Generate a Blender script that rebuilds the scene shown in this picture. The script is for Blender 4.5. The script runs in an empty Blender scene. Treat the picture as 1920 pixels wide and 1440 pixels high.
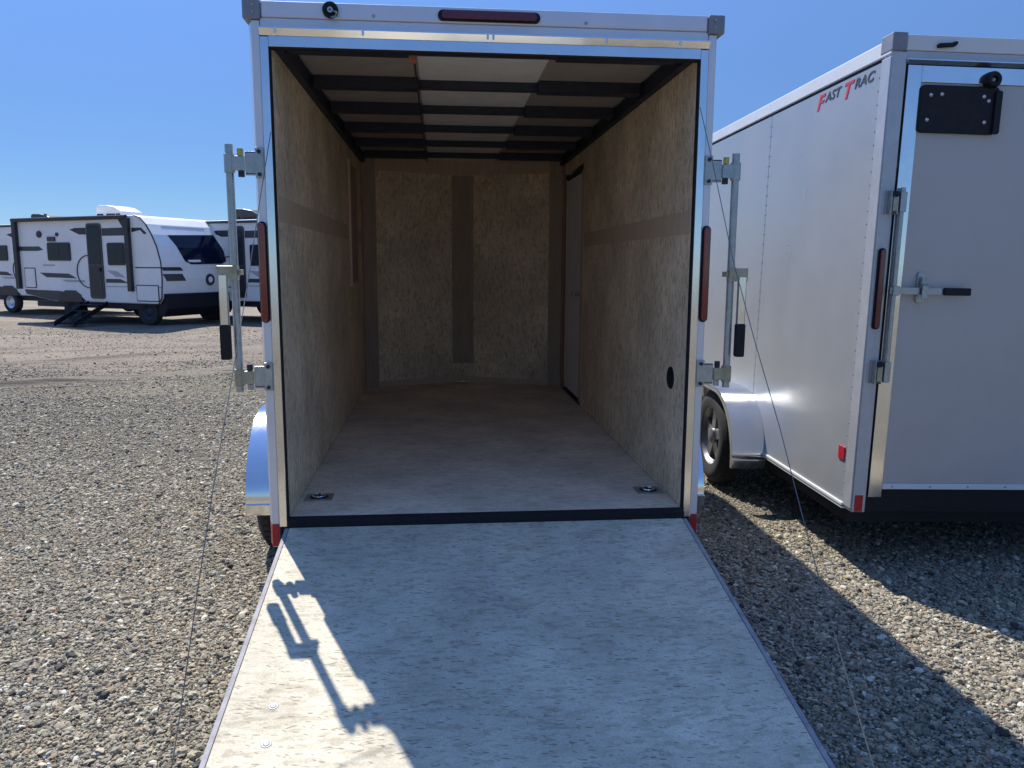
import bpy, bmesh, math, random
import numpy as np
from mathutils import Vector, Matrix, Euler
random.seed(7); np.random.seed(7)
R = math.radians
S = bpy.context.scene
COL = S.collection
G = -0.53                      # ground level; the floor of the open trailer is z = 0

# ------------------------------------------------------------------ camera
cd = bpy.data.cameras.new('camera'); cam = bpy.data.objects.new('camera', cd); COL.objects.link(cam)
F = Vector((0.09100, 0.98437, -0.15079)); RR = Vector((0.99581, -0.09129, 0.00502)); UU = Vector((0.00883, 0.15061, 0.98855))
m = Matrix((RR, UU, -F)).transposed().to_4x4(); m.translation = Vector((-0.2041, -3.2170, 1.0542))
cam.matrix_world = m
cd.sensor_width = 36; cd.lens = 1461.1 * 36 / 1920; cd.clip_start = 0.05; cd.clip_end = 2000
S.camera = cam
# ------------------------------------------------------------------ sky and sun
SD = Vector((-0.315, 0.66, 1.0)).normalized()
w = bpy.data.worlds.new('World'); S.world = w; w.use_nodes = True
nt = w.node_tree; nt.nodes.clear()
sky = nt.nodes.new('ShaderNodeTexSky'); sky.sky_type = 'NISHITA'; sky.sun_disc = False
sky.sun_elevation = math.asin(SD.z); sky.sun_rotation = math.atan2(SD.x, SD.y)
sky.altitude = 1800; sky.air_density = 1.0; sky.dust_density = 0.05; sky.ozone_density = 2.2
bg = nt.nodes.new('ShaderNodeBackground'); bg.inputs[1].default_value = 0.15
wo = nt.nodes.new('ShaderNodeOutputWorld')
# the dry clear air of the photo: a little deeper blue, and less glare towards the horizon, alike all round
tcw = nt.nodes.new('ShaderNodeTexCoord'); sxw = nt.nodes.new('ShaderNodeSeparateXYZ'); nt.links.new(tcw.outputs['Generated'], sxw.inputs[0])
mrw = nt.nodes.new('ShaderNodeMapRange'); mrw.interpolation_type = 'SMOOTHSTEP'; mrw.inputs[1].default_value = .03; mrw.inputs[2].default_value = 1.0; mrw.inputs[3].default_value = 0; mrw.inputs[4].default_value = 1.0
nt.links.new(sxw.outputs[2], mrw.inputs[0])
hz = nt.nodes.new('ShaderNodeMix'); hz.data_type = 'RGBA'; hz.inputs['A'].default_value = (.175, .215, .250, 1); hz.inputs['B'].default_value = (1, 1, 1, 1)
mw_ = nt.nodes.new('ShaderNodeMix'); mw_.data_type = 'RGBA'; mw_.blend_type = 'MULTIPLY'; mw_.inputs['Factor'].default_value = 1
tnt = nt.nodes.new('ShaderNodeMix'); tnt.data_type = 'RGBA'; tnt.blend_type = 'MULTIPLY'; tnt.inputs['Factor'].default_value = 1; tnt.inputs['B'].default_value = (.80, .885, 1.06, 1)
nt.links.new(sky.outputs[0], mw_.inputs['A']); nt.links.new(mrw.outputs[0], hz.inputs['Factor']); nt.links.new(hz.outputs['Result'], mw_.inputs['B']); nt.links.new(mw_.outputs['Result'], tnt.inputs['A']); nt.links.new(tnt.outputs['Result'], bg.inputs[0])
nt.links.new(bg.outputs[0], wo.inputs[0])
sl = bpy.data.lights.new('sun', 'SUN'); sl.energy = 3.25; sl.angle = R(0.5); sl.color = (1.0, 0.945, 0.86)
so = bpy.data.objects.new('sun', sl); COL.objects.link(so); so.rotation_euler = SD.to_track_quat('Z', 'Y').to_euler()
so.location = (-6, 14, 20)
S.view_settings.view_transform = 'Standard'; S.view_settings.look = 'None'
S.view_settings.exposure = 1.22; S.view_settings.gamma = 1; S.view_settings.use_curve_mapping = False
S.cycles.max_bounces = 14; S.cycles.diffuse_bounces = 12; S.cycles.glossy_bounces = 4

# ------------------------------------------------------------------ materials
def mat(name, col, rough=0.6, metal=0.0, var=0.0, vscale=6, bump=0.0, bscale=60, spec=0.5, coat=0.0, rvar=0.0, stretch=(1, 1, 1)):
    M = bpy.data.materials.new(name); M.use_nodes = True; n = M.node_tree.nodes; L = M.node_tree.links
    b = n['Principled BSDF']; b.inputs['Base Color'].default_value = (*col, 1); b.inputs['Roughness'].default_value = rough
    b.inputs['Metallic'].default_value = metal; b.inputs['Specular IOR Level'].default_value = spec; b.inputs['Coat Weight'].default_value = coat
    tc = n.new('ShaderNodeTexCoord'); mp = n.new('ShaderNodeMapping'); mp.inputs['Scale'].default_value = stretch
    L.new(tc.outputs['Object'], mp.inputs[0])
    if var or rvar:
        t = n.new('ShaderNodeTexNoise'); t.inputs['Scale'].default_value = vscale; t.inputs['Detail'].default_value = 6; t.inputs['Roughness'].default_value = 0.65
        L.new(mp.outputs[0], t.inputs['Vector'])
    if var:
        mx = n.new('ShaderNodeMix'); mx.data_type = 'RGBA'
        mx.inputs['A'].default_value = (*[c * (1 - var) for c in col], 1); mx.inputs['B'].default_value = (*[min(1, c * (1 + var)) for c in col], 1)
        mr = n.new('ShaderNodeMapRange'); mr.inputs[1].default_value = .3; mr.inputs[2].default_value = .7
        L.new(t.outputs[0], mr.inputs[0]); L.new(mr.outputs[0], mx.inputs['Factor']); L.new(mx.outputs['Result'], b.inputs['Base Color'])
    if rvar:
        mr2 = n.new('ShaderNodeMapRange'); mr2.inputs[1].default_value = .3; mr2.inputs[2].default_value = .7
        mr2.inputs[3].default_value = max(.03, rough - rvar); mr2.inputs[4].default_value = rough + rvar
        L.new(t.outputs[0], mr2.inputs[0]); L.new(mr2.outputs[0], b.inputs['Roughness'])
    if bump:
        t2 = n.new('ShaderNodeTexNoise'); t2.inputs['Scale'].default_value = bscale; t2.inputs['Detail'].default_value = 4
        L.new(mp.outputs[0], t2.inputs['Vector'])
        bp = n.new('ShaderNodeBump'); bp.inputs['Strength'].default_value = bump; bp.inputs['Distance'].default_value = .01
        L.new(t2.outputs[0], bp.inputs['Height']); L.new(bp.outputs[0], b.inputs['Normal'])
    return M

def osb(name, light, mid, dark, axis, fleck=0.5, scale=1.0, worn=None, rough=0.75):
    """pressed strand board: pale base, strand flakes of several tones running along one axis, thin dark flecks"""
    M = bpy.data.materials.new(name); M.use_nodes = True; n = M.node_tree.nodes; L = M.node_tree.links
    b = n['Principled BSDF']; b.inputs['Roughness'].default_value = rough; b.inputs['Specular IOR Level'].default_value = .3
    tc = n.new('ShaderNodeTexCoord')
    def mapped(sc, rot=(0, 0, 0)):
        mp = n.new('ShaderNodeMapping'); mp.inputs['Scale'].default_value = sc; mp.inputs['Rotation'].default_value = rot
        L.new(tc.outputs['Object'], mp.inputs[0]); return mp
    def stretch(a, c):
        v = [c, c, c]; v[axis] = a; return tuple(v)
    wn = n.new('ShaderNodeTexNoise'); wn.inputs['Scale'].default_value = 7; wn.inputs['Detail'].default_value = 2
    L.new(tc.outputs['Object'], wn.inputs['Vector'])
    cols = []
    for k, (a, c) in enumerate(((16, 52), (26, 84))):
        mp = mapped(stretch(a * scale, c * scale), (.15 * k, .1, .12 - .3 * k))
        ad = n.new('ShaderNodeMixRGB'); ad.blend_type = 'ADD'; ad.inputs[0].default_value = 1.2
        L.new(mp.outputs[0], ad.inputs[1]); L.new(wn.outputs[1], ad.inputs[2])
        v = n.new('ShaderNodeTexVoronoi'); v.inputs['Scale'].default_value = 1.0; v.inputs['Randomness'].default_value = 1
        L.new(ad.outputs[0], v.inputs['Vector'])
        s = n.new('ShaderNodeSeparateColor'); L.new(v.outputs['Color'], s.inputs[0]); cols.append((s, v))
    av = n.new('ShaderNodeMath'); av.operation = 'ADD'; L.new(cols[0][0].outputs[0], av.inputs[0]); L.new(cols[1][0].outputs[1], av.inputs[1])
    cr = n.new('ShaderNodeValToRGB'); e = cr.color_ramp.elements
    e[0].position = 0.12; e[0].color = (*dark, 1); e[1].position = 0.9; e[1].color = (*light, 1)
    k = cr.color_ramp.elements.new(0.42); k.color = (*mid, 1)
    hf = n.new('ShaderNodeMath'); hf.operation = 'MULTIPLY'; hf.inputs[1].default_value = .5; L.new(av.outputs[0], hf.inputs[0]); L.new(hf.outputs[0], cr.inputs[0])
    # dark flecks
    mp = mapped(stretch(16 * scale, 95 * scale), (.2, .1, .35)); fn = n.new('ShaderNodeTexNoise'); fn.inputs['Scale'].default_value = 1.3; fn.inputs['Detail'].default_value = 5; fn.inputs['Roughness'].default_value = .7
    L.new(mp.outputs[0], fn.inputs['Vector'])
    fr = n.new('ShaderNodeMapRange'); fr.inputs[1].default_value = .60; fr.inputs[2].default_value = .74; fr.inputs[4].default_value = fleck; L.new(fn.outputs[0], fr.inputs[0])
    mx = n.new('ShaderNodeMix'); mx.data_type = 'RGBA'; mx.inputs['B'].default_value = (*[c * .45 for c in dark], 1)
    L.new(fr.outputs[0], mx.inputs['Factor']); L.new(cr.outputs[0], mx.inputs['A'])
    # short dark strands lying mostly along the board
    src = mx
    for k, (rz, th) in enumerate(((.06, .90), (-.30, .955), (.48, .92))):
        mp0 = mapped((1, 1, 1), (rz if axis == 2 else 0, rz if axis == 2 else 0, rz if axis == 0 else 0))
        mpd = n.new('ShaderNodeMapping'); mpd.inputs['Scale'].default_value = stretch([34, 24, 46][k] * scale, [170, 125, 200][k] * scale); L.new(mp0.outputs[0], mpd.inputs[0]); mpd.inputs['Location'].default_value = (k * 3.1, k * 1.7, k * 2.3)
        wv = n.new('ShaderNodeMixRGB'); wv.blend_type = 'ADD'; wv.inputs[0].default_value = 3.2; L.new(mpd.outputs[0], wv.inputs[1]); L.new(wn.outputs[1], wv.inputs[2])
        vd = n.new('ShaderNodeTexVoronoi'); vd.inputs['Scale'].default_value = 1.0; L.new(wv.outputs[0], vd.inputs['Vector'])
        sd = n.new('ShaderNodeSeparateColor'); L.new(vd.outputs['Color'], sd.inputs[0])
        g1 = n.new('ShaderNodeMapRange'); g1.inputs[1].default_value = th; g1.inputs[2].default_value = th + .05; L.new(sd.outputs[0], g1.inputs[0])
        g2 = n.new('ShaderNodeMapRange'); g2.inputs[1].default_value = .55; g2.inputs[2].default_value = .35; L.new(vd.outputs['Distance'], g2.inputs[0])
        gm = n.new('ShaderNodeMath'); gm.operation = 'MULTIPLY'; L.new(g1.outputs[0], gm.inputs[0]); L.new(g2.outputs[0], gm.inputs[1])
        gf = n.new('ShaderNodeMath'); gf.operation = 'MULTIPLY'; gf.inputs[1].default_value = fleck * .8; L.new(gm.outputs[0], gf.inputs[0])
        nmx = n.new('ShaderNodeMix'); nmx.data_type = 'RGBA'; nmx.inputs['B'].default_value = (*[c * .48 for c in dark], 1)
        L.new(gf.outputs[0], nmx.inputs['Factor']); L.new(src.outputs['Result'], nmx.inputs['A']); src = nmx
    # fine speckle
    sp_ = n.new('ShaderNodeTexNoise'); sp_.inputs['Scale'].default_value = 130; sp_.inputs['Detail'].default_value = 3; L.new(tc.outputs['Object'], sp_.inputs['Vector'])
    spr = n.new('ShaderNodeMapRange'); spr.inputs[1].default_value = .3; spr.inputs[2].default_value = .7; spr.inputs[3].default_value = .86; spr.inputs[4].default_value = 1.1; L.new(sp_.outputs[0], spr.inputs[0])
    sm_ = n.new('ShaderNodeMix'); sm_.data_type = 'RGBA'; sm_.blend_type = 'MULTIPLY'; sm_.inputs['Factor'].default_value = 1
    L.new(src.outputs['Result'], sm_.inputs['A']); L.new(spr.outputs[0], sm_.inputs['B']); mx = sm_
    # broad soiling
    bn = n.new('ShaderNodeTexNoise'); bn.inputs['Scale'].default_value = 2.2; bn.inputs['Detail'].default_value = 7; bn.inputs['Roughness'].default_value = .62
    L.new(tc.outputs['Object'], bn.inputs['Vector'])
    br = n.new('ShaderNodeMapRange'); br.inputs[1].default_value = .35; br.inputs[2].default_value = .68; br.inputs[3].default_value = .74; br.inputs[4].default_value = 1.1
    L.new(bn.outputs[0], br.inputs[0])
    ml = n.new('ShaderNodeMix'); ml.data_type = 'RGBA'; ml.blend_type = 'MULTIPLY'; ml.inputs['Factor'].default_value = 1
    L.new(mx.outputs['Result'], ml.inputs['A']); L.new(br.outputs[0], ml.inputs['B'])
    L.new(ml.outputs['Result'], b.inputs['Base Color'])
    bp = n.new('ShaderNodeBump'); bp.inputs['Strength'].default_value = .25; bp.inputs['Distance'].default_value = .002
    L.new(hf.outputs[0], bp.inputs['Height']); L.new(bp.outputs[0], b.inputs['Normal'])
    return M

M = {}
M['white'] = mat('white_painted_aluminium', (0.661, 0.670, 0.721), .36, .45, .05, 4, .03, 8, rvar=.08)
M['white2'] = mat('white_cap_paint', (0.647, 0.656, 0.671), .3, 0, .04, 3)
M['mirror'] = mat('polished_aluminium_trim', (0.774, 0.783, 0.800), .14, 1, .05, 5, .06, 5, rvar=.06)
M['alu'] = mat('brushed_aluminium', (.72, .73, .75), .34, 1, .08, 9, .04, 30, rvar=.1)
M['capgrey'] = mat('cast_corner_grey', (.23, .24, .28), .5, .3, .12, 20, .1, 80)
M['zinc'] = mat('zinc_plated_steel', (0.382, 0.415, 0.419), .38, .8, .2, 30, .12, 60, rvar=.12)
M['yellow'] = mat('yellow_zinc', (.48, .42, .12), .45, .4, .2, 40)
M['yzinc'] = mat('gold_passivated_zinc', (.36, .34, .26), .42, .7, .22, 40)
M['black'] = mat('black_plastic', (.008, .009, .014), .55, 0, .3, 30, .05, 90, spec=.3)
M['rubber'] = mat('black_rubber', (.009, .009, .011), .85, 0, .3, 25, .2, 70)
M['tyre'] = mat('tyre_rubber', (.03, .03, .031), .85, 0, .35, 14, .2, 90)
M['rim'] = mat('silver_wheel', (.68, .69, .70), .3, .6, .1, 20)
M['rimdark'] = mat('dark_wheel', (.26, .26, .27), .35, .7, .2, 12)
M['red'] = mat('red_lamp_lens', (.17, .006, .012), .12, 0, .25, 40, coat=.6)
M['reddark'] = mat('dark_red_lamp_lens', (.10, .006, .018), .14, 0, .25, 40, coat=.6)
M['reflex'] = mat('red_reflective_tape', (.42, .008, .02), .35, 0, .15, 60)
M['osbwall'] = osb('wall_strand_board', (.97, .76, .53), (.86, .66, .44), (.60, .44, .28), 2, .75, 1.35)
M['osbfloor'] = osb('floor_strand_board', (.92, .77, .59), (.86, .70, .53), (.72, .57, .42), 0, .5, 1.1)
M['osbramp'] = osb('ramp_strand_board', (.655, .60, .465), (.60, .545, .415), (.475, .425, .31), 0, 1.0, 1.1)
M['strip'] = mat('brown_batten', (.60, .43, .29), .8, 0, .10, 8, .1, 40, stretch=(3, 3, .6))
M['stripd'] = mat('dark_batten', (.42, .31, .22), .8, 0, .12, 8, .1, 40, stretch=(3, 3, .6))
M['steel'] = mat('dark_primed_steel', (.024, .027, .045), .55, .2, .3, 20)
M['ceil'] = mat('bare_roof_sheet', (.90, .86, .80), .5, .1, .07, 7, .05, 20)
M['ceild'] = mat('grey_brown_roof_liner', (.38, .32, .27), .7, 0, .12, 6)
M['copper'] = mat('orange_connector', (.45, .16, .08), .5, 0, .2, 30)
M['doorin'] = mat('grey_door_liner', (.80, .76, .75), .6, 0, .06, 5)
M['silver'] = mat('silver_side_panel', (0.376, 0.392, 0.412), .33, .35, .05, 2.5, .12, 1.6, rvar=.07)
M['greypanel'] = mat('grey_door_panel', (0.445, 0.426, 0.422), .38, .15, .06, 1.6, .10, 1.8, rvar=.07)
M['silvertrim'] = mat('silver_trim', (0.457, 0.473, 0.503), .4, .4, .08, 10)
M['dulltrim'] = mat('weathered_aluminium', (0.299, 0.290, 0.302), .7, 0, .25, 18, spec=.2)
M['boltgrey'] = mat('grey_bolt', (.26, .27, .28), .6, .3, .3, 60)
M['cable'] = mat('galvanised_cable', (.16, .165, .17), .55, .6, .2, 30)
M['letterdark'] = mat('dark_letter_vinyl', (.05, .05, .06), .5)
M['letterred'] = mat('red_letter_vinyl', (.55, .03, .04), .4)
M['cwhite'] = mat('caravan_white', (0.810, 0.810, 0.796), .35, 0, .07, 1.5)
M['cdark'] = mat('caravan_graphite', (.018, .02, .027), .35, 0, .15, 4)
M['cmid'] = mat('caravan_grey_graphic', (.042, .045, .055), .4, 0, .12, 4)
M['clight'] = mat('caravan_light_graphic', (.40, .41, .43), .4, 0, .08, 4)
M['glass'] = mat('tinted_glass', (.03, .036, .045), .1, 0, 0, 1, spec=.22)
M['glassblue'] = mat('navy_front_glass', (.006, .010, .03), .08, 0, 0, 1, spec=.25)

# ------------------------------------------------------------------ mesh helpers
class MB:
    def __init__(s): s.v = []; s.f = []
    def add(s, vs, fs):
        k = len(s.v); s.v += [tuple(v) for v in vs]; s.f += [tuple(k + i for i in f) for f in fs]; return s
    def box(s, x0, x1, y0, y1, z0, z1):
        x0, x1 = sorted((x0, x1)); y0, y1 = sorted((y0, y1)); z0, z1 = sorted((z0, z1))
        return s.add([(x0, y0, z0), (x1, y0, z0), (x1, y1, z0), (x0, y1, z0), (x0, y0, z1), (x1, y0, z1), (x1, y1, z1), (x0, y1, z1)],
                     [(0, 3, 2, 1), (4, 5, 6, 7), (0, 1, 5, 4), (1, 2, 6, 5), (2, 3, 7, 6), (3, 0, 4, 7)])
    def prism(s, pts, a, b, axis=0):
        """pts: outline in the two other axes; extruded from a to b along axis"""
        def P(p, t): q = list(p); q.insert(axis, t); return tuple(q)
        n = len(pts)
        s.add([P(p, a) for p in pts] + [P(p, b) for p in pts],
              [tuple(range(n))[::-1], tuple(range(n, 2 * n))] + [(i, (i + 1) % n, n + (i + 1) % n, n + i) for i in range(n)])
        return s
    def tube(s, path, r, n=10, cap=True):
        path = [Vector(p) for p in path]; k = len(s.v); up = Vector((0.3, 0.5, 0.81))
        for i, p in enumerate(path):
            d = (path[min(i + 1, len(path) - 1)] - path[max(i - 1, 0)]).normalized()
            a = d.cross(up).normalized(); b = d.cross(a)
            rr = r[i] if isinstance(r, (list, tuple)) else r
            for j in range(n):
                t = 2 * math.pi * j / n; s.v.append(tuple(p + (a * math.cos(t) + b * math.sin(t)) * rr))
        for i in range(len(path) - 1):
            for j in range(n):
                s.f.append((k + i * n + j, k + i * n + (j + 1) % n, k + (i + 1) * n + (j + 1) % n, k + (i + 1) * n + j))
        if cap:
            s.f.append(tuple(k + j for j in range(n))[::-1]); s.f.append(tuple(k + (len(path) - 1) * n + j for j in range(n)))
        return s
    def lathe(s, prof, c, axis=0, n=40, closed=True):
        """prof: (offset along axis, radius) loop revolved round the axis through c"""
        k = len(s.v); m_ = len(prof)
        for j in range(n):
            t = 2 * math.pi * j / n
            for (o, r) in prof:
                q = [r * math.cos(t), r * math.sin(t)]; q.insert(axis, o); s.v.append((c[0] + q[0], c[1] + q[1], c[2] + q[2]))
        for j in range(n):
            j2 = (j + 1) % n
            for i in range(m_ if closed else m_ - 1):
                i2 = (i + 1) % m_; s.f.append((k + j * m_ + i, k + j * m_ + i2, k + j2 * m_ + i2, k + j2 * m_ + i))
        return s
    def build(s, name, material, parent=None, bevel=0.0, smooth=False, loc=(0, 0, 0), label=None):
        me = bpy.data.meshes.new(name); me.from_pydata(s.v, [], s.f); me.update()
        bm = bmesh.new(); bm.from_mesh(me); bmesh.ops.recalc_face_normals(bm, faces=bm.faces); bm.to_mesh(me); bm.free()
        me.materials.append(material)
        if smooth:
            for p in me.polygons: p.use_smooth = True
            me.set_sharp_from_angle(angle=R(40))
        o = bpy.data.objects.new(name, me); COL.objects.link(o); o.location = loc
        if parent is not None: o.parent = parent
        if bevel:
            b = o.modifiers.new('bevel', 'BEVEL'); b.width = bevel; b.segments = 2; b.limit_method = 'ANGLE'; b.angle_limit = R(35)
        if label: o['label'] = label
        return o

def root(name, mw, label, cat, group=None):
    o = bpy.data.objects.new(name, None); COL.objects.link(o); o.matrix_world = mw
    o['label'] = label; o['category'] = cat
    if group: o['group'] = group
    return o
def stadium(cx, cz, w_, h, n=8):
    """rounded bar outline, upright if h > w_"""
    pts = []; r = min(w_, h) / 2; d = (max(w_, h) - 2 * r) / 2
    for k, s_ in ((0, 1), (1, -1)):
        for i in range(n + 1):
            t = math.pi * i / n + math.pi * k
            x, z = r * math.cos(t), r * math.sin(t) + s_ * d
            pts.append((cx + x, cz + z) if h > w_ else (cx + z, cz - x))
    return pts
def rrect(x0, x1, z0, z1, r, n=4):
    pts = []
    for cx, cz, a0 in ((x1 - r, z1 - r, 0), (x0 + r, z1 - r, 90), (x0 + r, z0 + r, 180), (x1 - r, z0 + r, 270)):
        for i in range(n + 1):
            t = R(a0 + 90 * i / n); pts.append((cx + r * math.cos(t), cz + r * math.sin(t)))
    return pts
OFF = (0, 0, -G)      # parts of a trailer are drawn with its floor at z = 0, its root stands on the ground

# ------------------------------------------------------------------ ground
def ground_material():
    Mt = bpy.data.materials.new('gravel_ground'); Mt.use_nodes = True; n = Mt.node_tree.nodes; L = Mt.node_tree.links
    b = n['Principled BSDF']; b.inputs['Roughness'].default_value = .9; b.inputs['Specular IOR Level'].default_value = .2
    tc = n.new('ShaderNodeTexCoord')
    v = n.new('ShaderNodeTexVoronoi'); v.inputs['Scale'].default_value = 75; L.new(tc.outputs['Object'], v.inputs['Vector'])
    v2 = n.new('ShaderNodeTexVoronoi'); v2.inputs['Scale'].default_value = 32; L.new(tc.outputs['Object'], v2.inputs['Vector'])
    s = n.new('ShaderNodeSeparateColor'); L.new(v.outputs['Color'], s.inputs[0])
    s2 = n.new('ShaderNodeSeparateColor'); L.new(v2.outputs['Color'], s2.inputs[0])
    av = n.new('ShaderNodeMath'); av.operation = 'MULTIPLY_ADD'; av.inputs[1].default_value = .6; L.new(s.outputs[0], av.inputs[0])
    q = n.new('ShaderNodeMath'); q.operation = 'MULTIPLY'; q.inputs[1].default_value = .4; L.new(s2.outputs[1], q.inputs[0]); L.new(q.outputs[0], av.inputs[2])
    cr = n.new('ShaderNodeValToRGB'); e = cr.color_ramp.elements
    e[0].position = .05; e[0].color = (.03, .029, .028, 1); e[1].position = .95; e[1].color = (0.394, 0.373, 0.311, 1)
    for p_, c in ((.3, (0.134, 0.121, 0.090)), (.55, (0.219, 0.195, 0.142)), (.78, (0.292, 0.248, 0.174))):
        k = cr.color_ramp.elements.new(p_); k.color = (*c, 1)
    L.new(av.outputs[0], cr.inputs[0])
    # broad tone: sandier and pinker further off, noise patches
    nz = n.new('ShaderNodeTexNoise'); nz.inputs['Scale'].default_value = .45; nz.inputs['Detail'].default_value = 8; nz.inputs['Roughness'].default_value = .6
    L.new(tc.outputs['Object'], nz.inputs['Vector'])
    sx = n.new('ShaderNodeSeparateXYZ'); L.new(tc.outputs['Object'], sx.inputs[0])
    far = n.new('ShaderNodeMapRange'); far.inputs[1].default_value = -.6; far.inputs[2].default_value = .9; 
    mp = n.new('ShaderNodeMapping'); mp.inputs['Scale'].default_value = (.5, 2.6, 1); mp.inputs['Rotation'].default_value = (0, 0, R(-22)); L.new(tc.outputs['Object'], mp.inputs[0])
    ns = n.new('ShaderNodeTexNoise'); ns.inputs['Scale'].default_value = .8; ns.inputs['Detail'].default_value = 9; ns.inputs['Roughness'].default_value = .7; L.new(mp.outputs[0], ns.inputs['Vector'])
    sand = n.new('ShaderNodeValToRGB'); sand.color_ramp.elements[0].position = .3; sand.color_ramp.elements[0].color = (0.221, 0.183, 0.147, 1)
    sand.color_ramp.elements[1].position = .7; sand.color_ramp.elements[1].color = (0.410, 0.349, 0.281, 1); L.new(ns.outputs[0], sand.inputs[0])
    mx = n.new('ShaderNodeMix'); mx.data_type = 'RGBA'
    fm = n.new('ShaderNodeMath'); fm.operation = 'MULTIPLY'; fm.inputs[1].default_value = .72; L.new(far.outputs[0], fm.inputs[0])
    L.new(fm.outputs[0], mx.inputs['Factor']); L.new(cr.outputs[0], mx.inputs['A']); L.new(sand.outputs[0], mx.inputs['B'])
    # the dark rut that crosses the yard: a line y = a + b x with a ragged edge
    rut = None
    for (a, bb, wd, dark) in ((11.02, .59, .34, .95), (10.6, .56, .2, .6), (10.1, .55, .16, .5), (13.3, .46, .34, .5), (14.6, .40, .3, .35)):
        l1 = n.new('ShaderNodeMath'); l1.operation = 'MULTIPLY_ADD'; l1.inputs[1].default_value = -bb; l1.inputs[2].default_value = -a; L.new(sx.outputs[0], l1.inputs[0])
        l2 = n.new('ShaderNodeMath'); l2.operation = 'ADD'; L.new(l1.outputs[0], l2.inputs[0]); L.new(sx.outputs[1], l2.inputs[1])
        if rut is None: L.new(l2.outputs[0], far.inputs[0])
        l3 = n.new('ShaderNodeMath'); l3.operation = 'MULTIPLY_ADD'; l3.inputs[1].default_value = 1.2; L.new(nz.outputs[0], l3.inputs[0]); L.new(l2.outputs[0], l3.inputs[2])
        l3b = n.new('ShaderNodeMath'); l3b.operation = 'SUBTRACT'; l3b.inputs[1].default_value = .6; L.new(l3.outputs[0], l3b.inputs[0])
        l4 = n.new('ShaderNodeMath'); l4.operation = 'ABSOLUTE'; L.new(l3b.outputs[0], l4.inputs[0])
        l5 = n.new('ShaderNodeMapRange'); l5.inputs[1].default_value = wd * .45; l5.inputs[2].default_value = wd; l5.inputs[3].default_value = dark; l5.inputs[4].default_value = 0; L.new(l4.outputs[0], l5.inputs[0])
        l6 = n.new('ShaderNodeMath'); l6.operation = 'MULTIPLY'; L.new(l5.outputs[0], l6.inputs[0])
        l7 = n.new('ShaderNodeMapRange'); l7.inputs[1].default_value = .43; l7.inputs[2].default_value = .53; L.new(ns.outputs[0], l7.inputs[0]); L.new(l7.outputs[0], l6.inputs[1])
        if rut is None: rut = l6
        else:
            mxx = n.new('ShaderNodeMath'); mxx.operation = 'MAXIMUM'; L.new(rut.outputs[0], mxx.inputs[0]); L.new(l6.outputs[0], mxx.inputs[1]); rut = mxx
    m2 = n.new('ShaderNodeMix'); m2.data_type = 'RGBA'; m2.inputs['B'].default_value = (.055, .045, .04, 1)
    L.new(rut.outputs[0], m2.inputs['Factor']); L.new(mx.outputs['Result'], m2.inputs['A'])
    pr = n.new('ShaderNodeMapRange'); pr.inputs[1].default_value = .35; pr.inputs[2].default_value = .65; pr.inputs[3].default_value = .82; pr.inputs[4].default_value = 1.14; L.new(nz.outputs[0], pr.inputs[0])
    m3 = n.new('ShaderNodeMix'); m3.data_type = 'RGBA'; m3.blend_type = 'MULTIPLY'; m3.inputs['Factor'].default_value = 1
    L.new(m2.outputs['Result'], m3.inputs['A']); L.new(pr.outputs[0], m3.inputs['B']); L.new(m3.outputs['Result'], b.inputs['Base Color'])
    inv = n.new('ShaderNodeMath'); inv.operation = 'MULTIPLY_ADD'; inv.inputs[1].default_value = -1; inv.inputs[2].default_value = 1; L.new(v.outputs['Distance'], inv.inputs[0])
    bp = n.new('ShaderNodeBump'); bp.inputs['Strength'].default_value = 1; bp.inputs['Distance'].default_value = .02; L.new(inv.outputs[0], bp.inputs['Height']); L.new(bp.outputs[0], b.inputs['Normal'])
    return Mt
mg = MB(); xs = [-900, -40] + [x * .5 for x in range(-40, 21)] + [40, 900]; ys = [-60, -8] + [y * .5 for y in range(-12, 61)] + [60, 900]
def gz(x, y):
    if not (-19.9 < x < 9.9 and -5.9 < y < 29.9): return G
    far = max(0, min(1, (y - 5) / 4))
    return G + far * (.035 * math.sin(.9 * x + 1.7 * y) * math.sin(.35 * y - .6 * x + 1) - .02)
mg.v = [(x, y, gz(x, y)) for y in ys for x in xs]; nx = len(xs)
mg.f = [(j * nx + i, j * nx + i + 1, (j + 1) * nx + i + 1, (j + 1) * nx + i) for j in range(len(ys) - 1) for i in range(nx - 1)]
gr = mg.build('ground', ground_material(), smooth=True); gr['kind'] = 'structure'; gr['label'] = 'grey and tan gravel yard under the trailers'

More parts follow.
